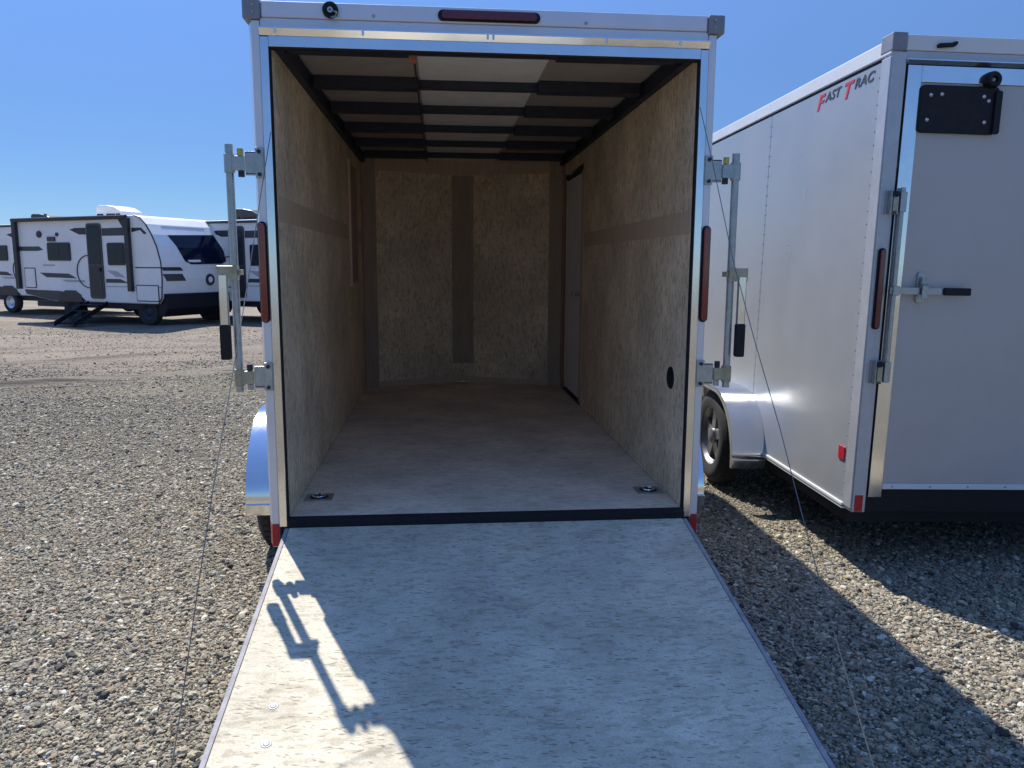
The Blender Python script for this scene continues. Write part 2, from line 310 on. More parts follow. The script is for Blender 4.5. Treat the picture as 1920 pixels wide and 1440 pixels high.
# ------------------------------------------------------------------ loose stones (uncountable)
def stones():
    cx, cy = -.2, -3.2
    P = []
    def fill(x0, x1, y0, y1, dens):
        n_ = int((x1 - x0) * (y1 - y0) * dens); a = np.random.rand(n_, 2) * [x1 - x0, y1 - y0] + [x0, y0]; P.append(a)
    fill(-3.2, -.55, -2.5, 0.6, 14500); fill(.55, 3.2, -2.5, 1.3, 14000)
    fill(-4.4, -.7, .6, 3.2, 10500); fill(-7, -.9, 3.2, 6.5, 4600); fill(-10, -1.2, 6.5, 10, 900); fill(-13, -1, 10, 17, 130)
    fill(-6, -3.2, -2.5, .6, 900)
    fill(.8, 2.6, 1.3, 3.2, 2500)
    P = np.concatenate(P)
    P = P[(np.abs(P[:, 1] - 11.02 - .59 * P[:, 0]) > .34 + .14 * np.sin(P[:, 0] * 3.1)) | (P[:, 0] > -.9)]; n_ = len(P)
    d = np.hypot(P[:, 0] - cx, P[:, 1] - cy)
    size = np.random.lognormal(math.log(.0043), .48, n_) * (1 + np.clip(d - 5, 0, 9) * .05)
    big = np.random.rand(n_) < .02; size[big] *= 1.8
    size = np.clip(size, .0022, .019)
    me = bpy.data.meshes.new('gravel'); me.vertices.add(n_)
    z = np.array([gz(x, y) for x, y in P]) if True else 0
    co = np.column_stack([P, z + size * np.random.uniform(-.1, .5, n_)]).astype(np.float32); me.vertices.foreach_set('co', co.ravel())
    at = me.attributes.new('size', 'FLOAT', 'POINT'); at.data.foreach_set('value', size.astype(np.float32))
    o = bpy.data.objects.new('gravel', me); COL.objects.link(o); o['kind'] = 'stuff'; o['label'] = 'loose angular grey and tan gravel covering the yard'; o['category'] = 'gravel'
    Mt = bpy.data.materials.new('stone'); Mt.use_nodes = True; n = Mt.node_tree.nodes; L = Mt.node_tree.links
    b = n['Principled BSDF']; b.inputs['Roughness'].default_value = .85; b.inputs['Specular IOR Level'].default_value = .3
    oi = n.new('ShaderNodeObjectInfo'); cr = n.new('ShaderNodeValToRGB'); cr.color_ramp.interpolation = 'CONSTANT'; e = cr.color_ramp.elements
    e[0].position = 0; e[0].color = (.06, .058, .055, 1); e[1].position = .96; e[1].color = (0.574, 0.548, 0.445, 1)
    for p_, c in ((.08, (0.245, 0.226, 0.176)), (.22, (0.160, 0.146, 0.116)), (.34, (0.320, 0.289, 0.216)), (.50, (0.220, 0.199, 0.149)), (.62, (0.396, 0.353, 0.259)), (.76, (0.282, 0.231, 0.158)), (.86, (0.320, 0.231, 0.149)), (.90, (0.335, 0.316, 0.259))):
        k = cr.color_ramp.elements.new(p_); k.color = (*c, 1)
    L.new(oi.outputs['Random'], cr.inputs[0])
    tc = n.new('ShaderNodeTexCoord'); nz = n.new('ShaderNodeTexNoise'); nz.inputs['Scale'].default_value = 2.5; nz.inputs['Detail'].default_value = 5; L.new(tc.outputs['Object'], nz.inputs['Vector'])
    mr = n.new('ShaderNodeMapRange'); mr.inputs[1].default_value = .3; mr.inputs[2].default_value = .7; mr.inputs[3].default_value = .8; mr.inputs[4].default_value = 1.15; L.new(nz.outputs[0], mr.inputs[0])
    ml = n.new('ShaderNodeMix'); ml.data_type = 'RGBA'; ml.blend_type = 'MULTIPLY'; ml.inputs['Factor'].default_value = 1
    L.new(cr.outputs[0], ml.inputs['A']); L.new(mr.outputs[0], ml.inputs['B']); L.new(ml.outputs['Result'], b.inputs['Base Color'])
    g = bpy.data.node_groups.new('scatter_stones', 'GeometryNodeTree')
    g.interface.new_socket('Geometry', in_out='INPUT', socket_type='NodeSocketGeometry'); g.interface.new_socket('Geometry', in_out='OUTPUT', socket_type='NodeSocketGeometry')
    N = g.nodes; K = g.links
    gi = N.new('NodeGroupInput'); go = N.new('NodeGroupOutput'); iop = N.new('GeometryNodeInstanceOnPoints')
    join = N.new('GeometryNodeJoinGeometry')
    for sd in range(4):
        ico = N.new('GeometryNodeMeshIcoSphere'); ico.inputs['Radius'].default_value = 1; ico.inputs['Subdivisions'].default_value = 2
        sp = N.new('GeometryNodeSetPosition'); ns = N.new('ShaderNodeTexNoise'); ns.noise_dimensions = '4D'; ns.inputs['W'].default_value = sd * 3.7; ns.inputs['Scale'].default_value = 1.15; ns.inputs['Detail'].default_value = 2.5
        sub = N.new('ShaderNodeVectorMath'); sub.operation = 'SUBTRACT'; sub.inputs[1].default_value = (.5, .5, .5)
        sc = N.new('ShaderNodeVectorMath'); sc.operation = 'SCALE'; sc.inputs['Scale'].default_value = 2.1
        K.new(ns.outputs[1], sub.inputs[0]); K.new(sub.outputs[0], sc.inputs[0]); K.new(sc.outputs[0], sp.inputs['Offset']); K.new(ico.outputs[0], sp.inputs[0])
        sm = N.new('GeometryNodeSetMaterial'); sm.inputs['Material'].default_value = Mt; K.new(sp.outputs[0], sm.inputs[0])
        sh = N.new('GeometryNodeSetShadeSmooth'); sh.inputs['Shade Smooth'].default_value = False; K.new(sm.outputs[0], sh.inputs[0])
        gti = N.new('GeometryNodeGeometryToInstance'); K.new(sh.outputs[0], gti.inputs[0]); K.new(gti.outputs[0], join.inputs[0])
    iop.inputs['Pick Instance'].default_value = True
    ri = N.new('FunctionNodeRandomValue'); ri.data_type = 'INT'; ri.inputs[4].default_value = 0; ri.inputs[5].default_value = 3; ri.inputs['Seed'].default_value = 5
    K.new(ri.outputs[2], iop.inputs['Instance Index'])
    rr = N.new('FunctionNodeRandomValue'); rr.data_type = 'FLOAT_VECTOR'; rr.inputs[0].default_value = (-.5, -.5, 0); rr.inputs[1].default_value = (.5, .5, 6.28)
    rs = N.new('FunctionNodeRandomValue'); rs.data_type = 'FLOAT_VECTOR'; rs.inputs[0].default_value = (.8, .65, .42); rs.inputs[1].default_value = (1.5, 1.1, .8); rs.inputs['Seed'].default_value = 9
    at_ = N.new('GeometryNodeInputNamedAttribute'); at_.data_type = 'FLOAT'; at_.inputs[0].default_value = 'size'
    vs = N.new('ShaderNodeVectorMath'); vs.operation = 'SCALE'; K.new(rs.outputs[0], vs.inputs[0]); K.new(at_.outputs[0], vs.inputs['Scale'])
    K.new(gi.outputs[0], iop.inputs['Points']); K.new(join.outputs[0], iop.inputs['Instance'])
    K.new(rr.outputs[0], iop.inputs['Rotation']); K.new(vs.outputs[0], iop.inputs['Scale']); K.new(iop.outputs[0], go.inputs[0])
    md = o.modifiers.new('scatter', 'NODES'); md.node_group = g
    me.materials.append(Mt)
stones()

# ------------------------------------------------------------------ shared trailer parts
def wheel(parent, x_in, x_out, y, z, r, holes=5, loc=OFF, rim='rim'):
    """hub at (y, z); x_out is the outer face"""
    s = 1 if x_out > x_in else -1; wd = abs(x_out - x_in); c = (x_in, y, z)
    t = MB(); prof = [(0, r * .62), (s * .01, r * .9), (s * .03, r * .985), (s * wd * .3, r), (s * wd * .7, r), (s * (wd - .03), r * .985), (s * (wd - .008), r * .9), (s * wd, r * .78), (s * (wd - .012), r * .62)]
    t.lathe(prof, c, 0, 48)
    for k in range(48):                                     # tread blocks
        a = 2 * math.pi * (k + .5) / 48
        for (u0, u1) in ((.2, .36), (.42, .58), (.64, .8)):
            p = []
            for rr_ in (r * .99, r * 1.018):
                for da in (-.045, .045):
                    for u in (u0, u1): p.append((x_in + s * wd * u, y + rr_ * math.cos(a + da), z + rr_ * math.sin(a + da)))
            t.add(p, [(0, 1, 3, 2), (4, 6, 7, 5), (0, 4, 5, 1), (2, 3, 7, 6), (0, 2, 6, 4), (1, 5, 7, 3)])
    w_ = bpy.data.objects.new('wheel', None); COL.objects.link(w_); w_.parent = parent; w_.location = loc
    t.build('tyre', M['tyre'], w_, smooth=True)
    q = MB(); q.lathe([(s * (wd - .012), r * .63), (s * (wd - .02), r * .60), (s * (wd - .05), r * .57), (s * (wd - .09), r * .5), (s * .02, r * .5), (s * .02, r * .63)], c, 0, 40)
    for k in range(holes):                                   # five broad spokes
        a = 2 * math.pi * k / holes + .3
        def pt(rad, da, o): return (x_in + s * o, y + rad * math.cos(a + da), z + rad * math.sin(a + da))
        vs = [pt(.04, -1.2, wd - .035), pt(.04, 1.2, wd - .035), pt(r * .58, .20, wd - .045), pt(r * .58, -.20, wd - .045)]
        vb = [pt(.04, -1.2, wd - .07), pt(.04, 1.2, wd - .07), pt(r * .58, .20, wd - .08), pt(r * .58, -.20, wd - .08)]
        q.add(vs + vb, [(0, 1, 2, 3), (7, 6, 5, 4), (0, 4, 5, 1), (1, 5, 6, 2), (2, 6, 7, 3), (3, 7, 4, 0)])
    q.lathe([(s * (wd - .07), .001), (s * (wd - .07), .06), (s * (wd - .02), .055), (s * (wd - .01), .03), (s * (wd - .01), .001)], c, 0, 20, False)
    q.build('rim', M[rim], w_, smooth=True)
    return w_

def fender_prof(y0, y1, z0, ztop, rr, n=14):
    """outline of a fender seen from the side: rear drop, rounded shoulders, flat top"""
    pts = [(y0, z0)]
    for i in range(n + 1):
        t = math.pi - (math.pi / 2) * i / n; pts.append((y0 + rr + rr * math.cos(t), ztop - rr + rr * math.sin(t)))
    for i in range(n + 1):
        t = math.pi / 2 - (math.pi / 2) * i / n; pts.append((y1 - rr + rr * math.cos(t), ztop - rr + rr * math.sin(t)))
    pts.append((y1, z0)); return pts
def fender(parent, x_in, x_out, y0, y1, z0, ztop, rr, label=None):
    P = fender_prof(y0, y1, z0, ztop, rr); q = MB(); n = len(P); th = .006
    s = 1 if x_out > x_in else -1
    inner = [(a + (th if i < n / 2 else -th), b - (th if 0 < i < n - 1 else 0)) for i, (a, b) in enumerate(P)]
    vs = [(x_in, *p) for p in P] + [(x_out, *p) for p in P] + [(x_in, *p) for p in inner] + [(x_out, *p) for p in inner]
    fs = []
    for i in range(n - 1):
        fs += [(i, i + 1, n + i + 1, n + i), (2 * n + i, 3 * n + i, 3 * n + i + 1, 2 * n + i + 1), (n + i, n + i + 1, 3 * n + i + 1, 3 * n + i), (i, 2 * n + i, 2 * n + i + 1, i + 1)]
    q.add(vs, fs)
    f = q.build('fender', M['mirror'], parent, loc=OFF, smooth=True, label=label)
    # rolled lip along the outer edge, and the folded flange across the rear drop
    lip = MB(); P2 = [(a + (.03 if i < n / 2 else -.03), b - .03 if 0 < i < n - 1 else b) for i, (a, b) in enumerate(P)]
    lip.add([(x_out - s * .004, *p) for p in P] + [(x_out - s * .004, *p) for p in P2] + [(x_out, *p) for p in P] + [(x_out, *p) for p in P2],
            [(i, i + 1, n + i + 1, n + i) for i in range(n - 1)] + [(2 * n + i, 3 * n + i, 3 * n + i + 1, 2 * n + i + 1) for i in range(n - 1)] + [(n + i, n + i + 1, 3 * n + i + 1, 3 * n + i) for i in range(n - 1)])
    lip.build('lip', M['alu'], f)
    fl = MB(); fl.prism([(y0 - .022, z0 + .058), (y0 - .022, z0 + .054), (y0 - .003, z0), (y0 + .006, z0), (y0 + .006, z0 + .058)], x_in, x_out, 0)
    fl.build('flange', M['mirror'], f)
    return f

def lamp_bar(parent, x, z0, z1, wd, y=0, mt='red', loc=OFF):
    a = MB(); a.prism(stadium(x, (z0 + z1) / 2, wd + .006, z1 - z0), y - .010, y + .002, 1); o = a.build('tail_light', M['black'], parent, loc=loc)
    b = MB(); b.prism(stadium(x, (z0 + z1) / 2, wd - .004, z1 - z0 - .012), y - .024, y - .008, 1); b.build('lens', M[mt], o, bevel=.004)
    c = MB()
    for k in range(1, 12): zz = z0 + .012 + (z1 - z0 - .024) * k / 12; c.box(x - wd * .36, x + wd * .36, y - .0248, y - .0235, zz - .0012, zz + .0012)
    c.build('lens_ribs', M[mt], o)['kind'] = 'stuff'
    return o

def lock_rod(parent, sx, x_post, x_rod, y, zt, zb, handle_z=1.04, loc=OFF):
    """upright cam rod swung out on two brackets beside the door opening; sx is the outward side"""
    r = MB().tube([(x_rod, y, zb), (x_rod, y, zt)], .0155, 14).build('lock_rod', M['zinc'], parent, loc=loc, smooth=True)
    for z0, z1, yel in ((zt - .125, zt - .014, True), (zb + .006, zb + .115, False)):
        xa, xb = x_post, x_rod - sx * .012; xm = xa + (xb - xa) * .45
        a = MB(); a.box(xa - sx * .03, xa + sx * .002, y - .012, y - .0035, z0 - .002, z1 + .004)       # plate bolted to the post
        a.box(xa - sx * .0, xm, y - .009, y - .004, z0 + .008, z1 - .012); a.box(xa, xm, y - .009, y + .018, z1 - .018, z1 - .012); a.box(xa, xm, y - .009, y + .018, z0 + .012, z0 + .018)
        a.build('bracket', M['zinc'], r, bevel=.0015)
        b = MB(); b.box(xm + sx * .003, xb, y - .014, y + .006, z0 + .026, z1 - .030)                 # swinging knuckle
        b.tube([(x_rod, y, z0 + .018), (x_rod, y, z1 - .022)], .021, 12)
        b.build('knuckle', M['zinc' if yel else 'yzinc'], r, bevel=.0015)
        c = MB(); c.tube([(xm + sx * .018, y - .006, z1 - .028), (xm + sx * .018, y - .006, z1 - .002)], .012, 8); c.build('cap', M['yellow'] if yel else M['steel'], r)
        e = MB(); e.tube([(xm + sx * .016, y - .006, z0 + .025), (xm + sx * .016, y - .006, z0 + .002)], .013, 6); e.build('bolt', M['steel'] if yel else M['zinc'], r)
        for zz in (z0 + .012, z1 - .012): MB().tube([(xa - sx * .014, y - .011, zz), (xa - sx * .014, y - .020, zz)], .008, 6).build('bolt', M['steel'], r)
    hx = x_rod + sx * .038; hy = y - .035; hz = handle_z
    a = MB(); a.box(x_rod - sx * .02, hx + sx * .022, hy - .006, hy + .03, hz - .048, hz + .006); a.box(x_rod - sx * .03, x_rod + sx * .005, y - .03, y + .022, hz - .03, hz - .008)
    a.build('hasp', M['yzinc'], r, bevel=.002)
    b = MB(); b.box(hx - .017, hx + .017, hy - .008, hy - .002, hz - .23, hz - .03); b.box(hx - .017, hx - .013, hy - .008, hy + .010, hz - .23, hz - .03); b.box(hx + .013, hx + .017, hy - .008, hy + .010, hz - .23, hz - .03)
    hb = b.build('handle', M['mirror'], r, bevel=.0015)
    c = MB(); c.prism(rrect(hx - .020, hx + .020, hz - .365, hz - .225, .008), hy - .014, hy + .014, 1); c.build('grip', M['black'], r, bevel=.004)
    return r

# ------------------------------------------------------------------ open cargo trailer
T = root('cargo_trailer', Matrix.Translation((0, 0, G)), 'white enclosed cargo trailer with its rear ramp lowered and an empty wood-lined interior', 'trailer', 'cargo trailers parked side by side')
def P(name, mb, mt, bevel=0, smooth=False, label=None, parent=T): return mb.build(name, M[mt] if isinstance(mt, str) else mt, parent, bevel, smooth, OFF if parent is T else (0, 0, 0), label)
L0, LC = 3.52, 3.86; wi = .845; zc = 1.89
fl = MB(); fl.prism([(-wi, .02), (wi, .02), (wi, L0), (0, LC), (-wi, L0)], -.03, 0, 2)
P('floor', fl, 'osbfloor')
P('chassis_frame', MB().box(-.90, .90, .03, 3.6, -.115, -.032), 'steel', .004)
# left wall: lower and upper lining boards with a joint strip
for s in (-1, 1):
    side = 'left' if s < 0 else 'right'
    a, b_ = s * wi, s * (wi + .012)
    if s < 0:
        P('wall_board', MB().box(a, b_, .03, L0, 0.001, 1.229), 'osbwall', .001)
        P('wall_board', MB().box(a, b_, .03, L0, 1.232, 1.885), 'osbwall', .001)
        P('joint_strip', MB().box(a - s * .003, a, .035, 3.42, 1.225, 1.325), 'strip', .001)
        P('corner_batten', MB().box(a - s * .004, a, 3.42, L0 - .002, .003, 1.885), 'stripd')
    else:
        P('wall_board', MB().box(a, b_, .03, 2.50, 0.001, 1.229), 'osbwall', .001)
        P('wall_board', MB().box(a, b_, .03, 2.50, 1.232, 1.885), 'osbwall', .001)
        P('wall_board', MB().box(a, b_, 2.503, 3.36, 1.795, 1.885), 'osbwall', .001)
        P('joint_strip', MB().box(a - s * .003, a, .035, 2.44, 1.19, 1.285), 'strip', .001)
        P('corner_batten', MB().box(a - s * .004, b_, 3.36, L0 - .002, .003, 1.885), 'stripd')
    P('outer_wall', MB().box(s * .905, s * .93, .121, 3.55, -.12, 1.96), 'white', .003)
    P('top_rail', MB().box(s * .812, s * .9, .02, 3.5, 1.8855, 1.955), 'steel')
    nose = MB(); nose.prism([(s * .93, 3.551), (s * .02, 3.93), (s * .02, 3.90), (s * .90, 3.54)], -.12, 1.96, 2); P('nose_skin', nose, 'white')
    # V front lining
    fw = MB(); fw.prism([(s * wi, L0), (0, LC), (0, LC + .015), (s * wi, L0 + .015)], .001, 1.964, 2); P('front_board', fw, 'osbwall')
    def vy(x): return LC - (LC - L0) * abs(x) / wi
    def vstrip(name, x0, x1, z0, z1, mt, pr=.004):
        q = MB(); q.prism([(x0, vy(x0) - pr), (x1, vy(x1) - pr), (x1, vy(x1) - .0005), (x0, vy(x0) - .0005)], z0, z1, 2); P(name, q, mt)
    vstrip('corner_batten', s * .735, s * (wi - .002), .003, 1.955, 'stripd')
    vstrip('top_batten', s * .001, s * .733, 1.83, 1.955, 'strip')
    vstrip('centre_batten', s * .001, s * .095, .17, 1.829, 'stripd', .006)
    vstrip('base_batten', s * .001, s * .733, .003, .05, 'strip', .003)
# side door in the right wall
P('door_jamb', MB().box(wi - .004, wi + .03, 2.505, 2.54, .002, 1.79), 'strip'); P('door_jamb', MB().box(wi - .003, wi + .03, 3.325, 3.355, .002, 1.79), 'steel')
d = P('side_door', MB().box(wi + .008, wi + .03, 2.555, 3.305, .035, 1.735), 'doorin', .003)
dtr = MB(); dtr.box(wi - .004, wi + .006, 2.545, 2.59, .03, 1.74); dtr.box(wi - .004, wi + .006, 3.27, 3.315, .03, 1.74); dtr.build('trim', M['strip'], d)
dh = MB(); dh.tube([(wi + .01, 2.67, .84), (wi - .035, 2.67, .84)], .014, 10); dh.box(wi - .045, wi - .03, 2.66, 2.76, .828, .852); dh.build('handle', M['zinc'], d)
P('sill', MB().box(wi - .003, wi + .03, 2.545, 3.315, .003, .022), 'steel')
P('door_gap', MB().box(wi + .020, wi + .03, 2.545, 3.315, 1.745, 1.788), 'steel')
# vent in the right wall and the board leaning flat on the left wall
v_ = MB(); v_.lathe([(-.008, .001), (-.008, .040), (-.004, .050), (0, .052), (0, .001)], (wi, .235, .548), 0, 24, False); P('vent_plug', v_, 'black', smooth=True)
P('wall_hatch', MB().box(-wi + .001, -wi + .012, 2.53, 2.98, .92, 1.77), 'stripd', .002)
P('hatch_frame', MB().box(-wi + .001, -wi + .02, 2.49, 2.525, .90, 1.79), 'strip', .002)
# ceiling
P('ceiling_sheet', MB().box(-.294, .285, .1, 3.90, 1.953, 1.9655), 'ceil')
for s, xi in ((-1, .2945), (1, .2855)):
    cs = MB(); cs.prism([(s * xi, .1), (s * .80, .1), (s * .80, 3.56), (s * xi, 3.78)], 1.953, 1.9652, 2); P('ceiling_sheet', cs, 'ceild')
for yf in (.215, .862, 1.475, 2.11, 2.74, 3.36):
    q = MB(); q.box(-.30, .29, yf - .042, yf, 1.912, 1.953)
    q.box(-.80, -.300, yf - .095, yf - .001, 1.902, 1.9535); q.box(.290, .80, yf - .095, yf - .001, 1.902, 1.9535); P('roof_bow', q, 'steel')
P('rear_bow', MB().box(-.80, .80, .02, .10, 1.885, 1.955), 'steel')
P('wiring_conduit', MB().tube([(-.302, .2, 1.890), (-.302, 3.4, 1.890)], .005, 6), 'steel')
P('connector', MB().box(-.322, -.292, .13, .165, 1.868, 1.905), 'copper', .003)
rf = MB(); rf.prism([(-.928, .06), (.928, .06), (.928, 3.5), (0, 3.92), (-.928, 3.5)], 1.966, 2.04, 2); P('roof', rf, 'white2', .01)
# rear frame
for s in (-1, 1):
    pq = MB(); pq.prism([(s * .882, 0), (s * .912, 0), (s * .93, .05), (s * .93, .12), (s * .882, .12)], -.125, 1.973, 2); P('corner_post', pq, 'white', .004)
    jt = MB(); jt.box(s * .850, s * .8815, -.004, .014, -.035, 1.913); P('jamb_trim', jt, 'mirror', .002)
    P('jamb', MB().box(s * (wi + .0125), s * .8815, .0145, .11, -.03, 1.913), 'alu')
    P('door_seal', MB().box(s * .8445, s * .8495, -.006, .028, .0, 1.874), 'rubber', .002)
    cp = P('corner_cap', MB().box(s * .876, s * .942, -.010, .10, 1.974, 2.046), 'capgrey', .006)
    for k, (xx, zz) in enumerate(((.902, 2.025), (.902, 1.998))): MB().lathe([(-.004, .001), (-.003, .005), (0, .006)], (s * xx, -.0102, zz), 1, 10, False).build('rivet', M['zinc'], cp)
    lamp_bar(T, s * .902, .82, 1.22, .030, 0)
    P('reflector', MB().prism([(s * .884, -.004), (s * .9115, -.004), (s * .9285, .044), (s * .9265, .046), (s * .910, -.0004), (s * .884, -.0004)], -.120, -.024, 2), 'reflex', .001)
hd = P('header', MB().box(-.8755, .8755, .0, .06, 1.984, 2.044), 'white', .006)
P('header_ledge', MB().box(-.8815, .8815, .006, .06, 1.946, 1.9835), 'white', .003)
q = MB(); q.prism([(.03, 1.9455), (-.020, 1.9455), (-.020, 1.940), (-.004, 1.917), (.03, 1.917)], -.8815, .8815, 0); P('drip_edge', q, 'mirror')
P('header_trim', MB().box(-.8495, .8495, -.004, .014, 1.8765, 1.9165), 'mirror', .002)
P('header_seal', MB().box(-.844, .844, -.006, .028, 1.8705, 1.876), 'rubber')
for xx in (-.49, -.01, .012, .46, .76, -.82):
    P('rivet', MB().box(xx - .004, xx + .004, -.0235, -.0195, 1.922, 1.944), 'alu')
for xx in (-.45, .38):
    P('rivet', MB().lathe([(-.004, .001), (-.003, .006), (0, .007)], (xx, -.0002, 2.0), 1, 10, False), 'zinc')
# long red lamp in the header, and the empty lamp socket left of it
a = MB(); a.prism(stadium(-.003, 2.010, .40, .040), -.010, .0, 1); o = P('brake_light', a, 'black')
b = MB(); b.prism(stadium(-.003, 2.010, .372, .030), -.022, -.009, 1); b.build('lens', M['reddark'], o, bevel=.003)
c = MB(); c.lathe([(0, .030), (-.014, .030), (-.016, .022), (-.010, .013), (-.003, .012), (0, .001)], (-.612, -.0005, 2.014), 1, 20, False); o = P('marker_lamp_socket', c, 'black', smooth=True)
cc = MB(); cc.lathe([(-.004, .001), (-.018, .004), (-.018, .011), (-.004, .011)], (-.612, -.001, 2.013), 1, 14, False); cc.tube([(-.60, -.012, 2.01), (-.585, -.03, 2.0), (-.592, -.03, 1.985), (-.61, -.01, 1.988)], .004, 6); cc.build('wire', M['zinc'], o)
# threshold
P('threshold', MB().box(-.846, .846, -.036, .0195, -.050, .003), 'rubber', .004)
P('hinge', MB().tube([(-.84, -.042, -.042), (.84, -.042, -.042)], .010, 10), 'steel', smooth=True)
# ramp
an = R(11.0); ca, sa = math.cos(an), math.sin(an)
ramp = bpy.data.objects.new('ramp', None); COL.objects.link(ramp); ramp.parent = T; ramp.location = (0, -.040, -G - .028); ramp.rotation_euler = (an, 0, 0)
LR = 1.98
MB().box(-.835, .835, -LR, 0, -.035, 0).build('ramp_board', M['osbramp'], ramp, bevel=.002)
for s in (-1, 1):
    tr = MB(); tr.prism([(s * .8355, .0), (s * .836, .003), (s * .8505, .003), (s * .8505, -.040), (s * .8355, -.040)], -LR, -.01, 1)
    tr.build('edge_trim', M['dulltrim'], ramp)
for (xx, yy) in ((-.70, -1.03), (-.691, -1.175), (.70, -1.75), (-.70, -1.75)):
    sc_ = MB(); sc_.lathe([(.0025, .001), (.0022, .0075), (.0004, .0085)], (xx, yy, .0), 2, 16, False); sc_.lathe([(.001, .009), (.0012, .014), (.0002, .015)], (xx, yy, .0), 2, 16, False)
    sc_.build('bolt', M['boltgrey'], ramp, smooth=True)
fp = bpy.data.objects.new('ramp_flap', None); COL.objects.link(fp); fp.parent = T
ye = -.055 - LR * ca; ze = -.031 - LR * sa; fa = math.asin(min(.9, (ze - G - .012) / .42))
fp.location = (0, ye - .01, -G + ze - .002); fp.rotation_euler = (fa, 0, 0)
MB().box(-.78, .78, -.40, 0, -.018, 0).build('flap_board', M['osbramp'], fp, bevel=.002)
# lock rods
for s in (-1, 1): lock_rod(T, s, s * .914, s * 1.016, .0, 1.512, .540)
# fenders and wheels
for s in (-1, 1):
    fender(T, s * .931, s * 1.205, .74, 2.50, -.222, .262, .45)
    for yy in (1.19, 2.03): wheel(T, s * .99, s * 1.195, yy, G + .345, .345)
    P('axle', MB().tube([(0, 1.19, G + .345), (s * 1.0, 1.19, G + .345)], .03, 8), 'steel')
# ramp cables
for s, pts in ((-1, [(-.852, -.01, 1.56), (-.860, -.21, 1.29), (-.862, -.46, .97), (-.862, -.74, .66), (-.862, -.97, .41), (-.862, -1.15, .19), (-.861, -1.33, -.04), (-.860, -1.56, -.31)]),
               (1, [(.852, -.01, 1.69), (.860, -.16, 1.46), (.862, -.42, 1.08), (.862, -.66, .80), (.862, -.89, .55), (.862, -1.07, .33), (.862, -1.25, .12), (.861, -1.42, -.06), (.860, -1.69, -.335)])):
    P('ramp_cable', MB().tube(pts, .0016, 6), 'cable')
# floor tie-downs
for x0 in (-.762, .772):
    pn = P('tie_down', MB().box(x0 - .062, x0 + .062, .235, .345, .0005, .004), 'zinc', .002)
    rr_ = MB(); rr_.prism(stadium(x0, .29, .086, .07), .0042, .0055, 2); rr_.build('recess', M['steel'], pn)
    rg = MB(); rg.tube([(x0 + .028 * math.cos(t), .29 + .026 * math.sin(t), .010) for t in [2 * math.pi * k / 16 for k in range(17)]], .0045, 8); rg.build('ring', M['mirror'], pn, smooth=True)

# ------------------------------------------------------------------ silver trailer on the right
O2 = Vector((1.883, .45, 0)); ya = R(2.0); ln = R(1.0)
f_ = Vector((math.sin(ya), math.cos(ya), 0)); r_ = Vector((math.cos(ya), -math.sin(ya), 0)); u_ = (Vector((0, 0, 1)) * math.cos(ln) + r_ * math.sin(ln)); r_ = f_.cross(u_)
m2 = Matrix((r_, f_, u_)).transposed().to_4x4(); m2.translation = O2 + u_ * G
T2 = root('cargo_trailer', m2, 'silver-grey cargo trailer with closed rear door and black plate holder, right of the open one', 'trailer', 'cargo trailers parked side by side')
def Q(name, mb, mt, bevel=0, smooth=False, label=None): return mb.build(name, M[mt], T2, bevel, smooth, OFF, label)
Wd = 2.12; Ln = 4.3
Q('side_panel', MB().box(.0, .012, .092, 1.452, -.160, 2.026), 'silver')
Q('side_panel', MB().box(.0, .012, 1.458, 2.90, -.160, 2.026), 'silver')
Q('side_panel', MB().box(.0, .012, 2.906, Ln, -.160, 2.026), 'silver')
Q('inner_wall', MB().box(.0125, .04, .08, Ln, -.16, 2.03), 'steel')
Q('outer_wall', MB().box(Wd - .03, Wd, .05, Ln, -.16, 2.03), 'silver')
ns_ = MB(); ns_.prism([(0, Ln + .001), (Wd / 2, Ln + .6), (Wd, Ln + .001)], -.16, 2.12, 2); Q('nose', ns_, 'silver')
rv = MB()
for k in range(34):
    z = -.12 + k * .063
    for yy in (.104, 1.444, 1.470): rv.lathe([(-.0025, .0008), (-.002, .0035), (0, .0045)], (0, yy, z), 0, 6, False)
Q('rivet_rows', rv, 'zinc')['kind'] = 'stuff'
Q('corner_trim', MB().box(-.004, .03, .004, .088, -.172, 2.035), 'silvertrim', .003)
Q('top_rail', MB().box(-.006, .05, .0, Ln, 2.042, 2.118), 'white2', .006)
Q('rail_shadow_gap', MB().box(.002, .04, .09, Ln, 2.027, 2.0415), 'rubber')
q = MB(); q.box(-.010, .03, .09, Ln, -.178, -.162); q.box(-.006, .03, .09, Ln, -.194, -.182); Q('bottom_rail', q, 'white2', .002)
Q('chassis_frame', MB().box(.03, Wd - .03, .10, Ln, -.27, -.195), 'black')
Q('deck', MB().box(.03, Wd - .03, .06, Ln, -.185, -.165), 'steel')
Q('roof', MB().box(.02, Wd - .02, .03, Ln + .1, 2.08, 2.130), 'white2', .01)
Q('corner_post', MB().box(.0, .070, -.003, .08, -.186, 2.056), 'silvertrim', .004)
Q('post_gap', MB().box(.0705, .079, .008, .06, -.10, 2.0), 'rubber')
Q('jamb_trim', MB().box(.0795, .148, -.006, .010, -.105, 1.996), 'mirror', .002)
Q('corner_cap', MB().box(-.008, .064, -.010, .10, 2.0575, 2.140), 'capgrey', .005)
hd = Q('header', MB().box(.0645, Wd, -.002, .06, 2.062, 2.132), 'white2', .004)
Q('header_ledge', MB().box(.0705, Wd, .004, .06, 2.022, 2.0615), 'silvertrim', .002)
q = MB(); q.prism([(.03, 2.0215), (-.018, 2.0215), (-.018, 2.017), (-.004, 2.0), (.03, 2.0)], .0705, Wd, 0); Q('drip_edge', q, 'mirror')
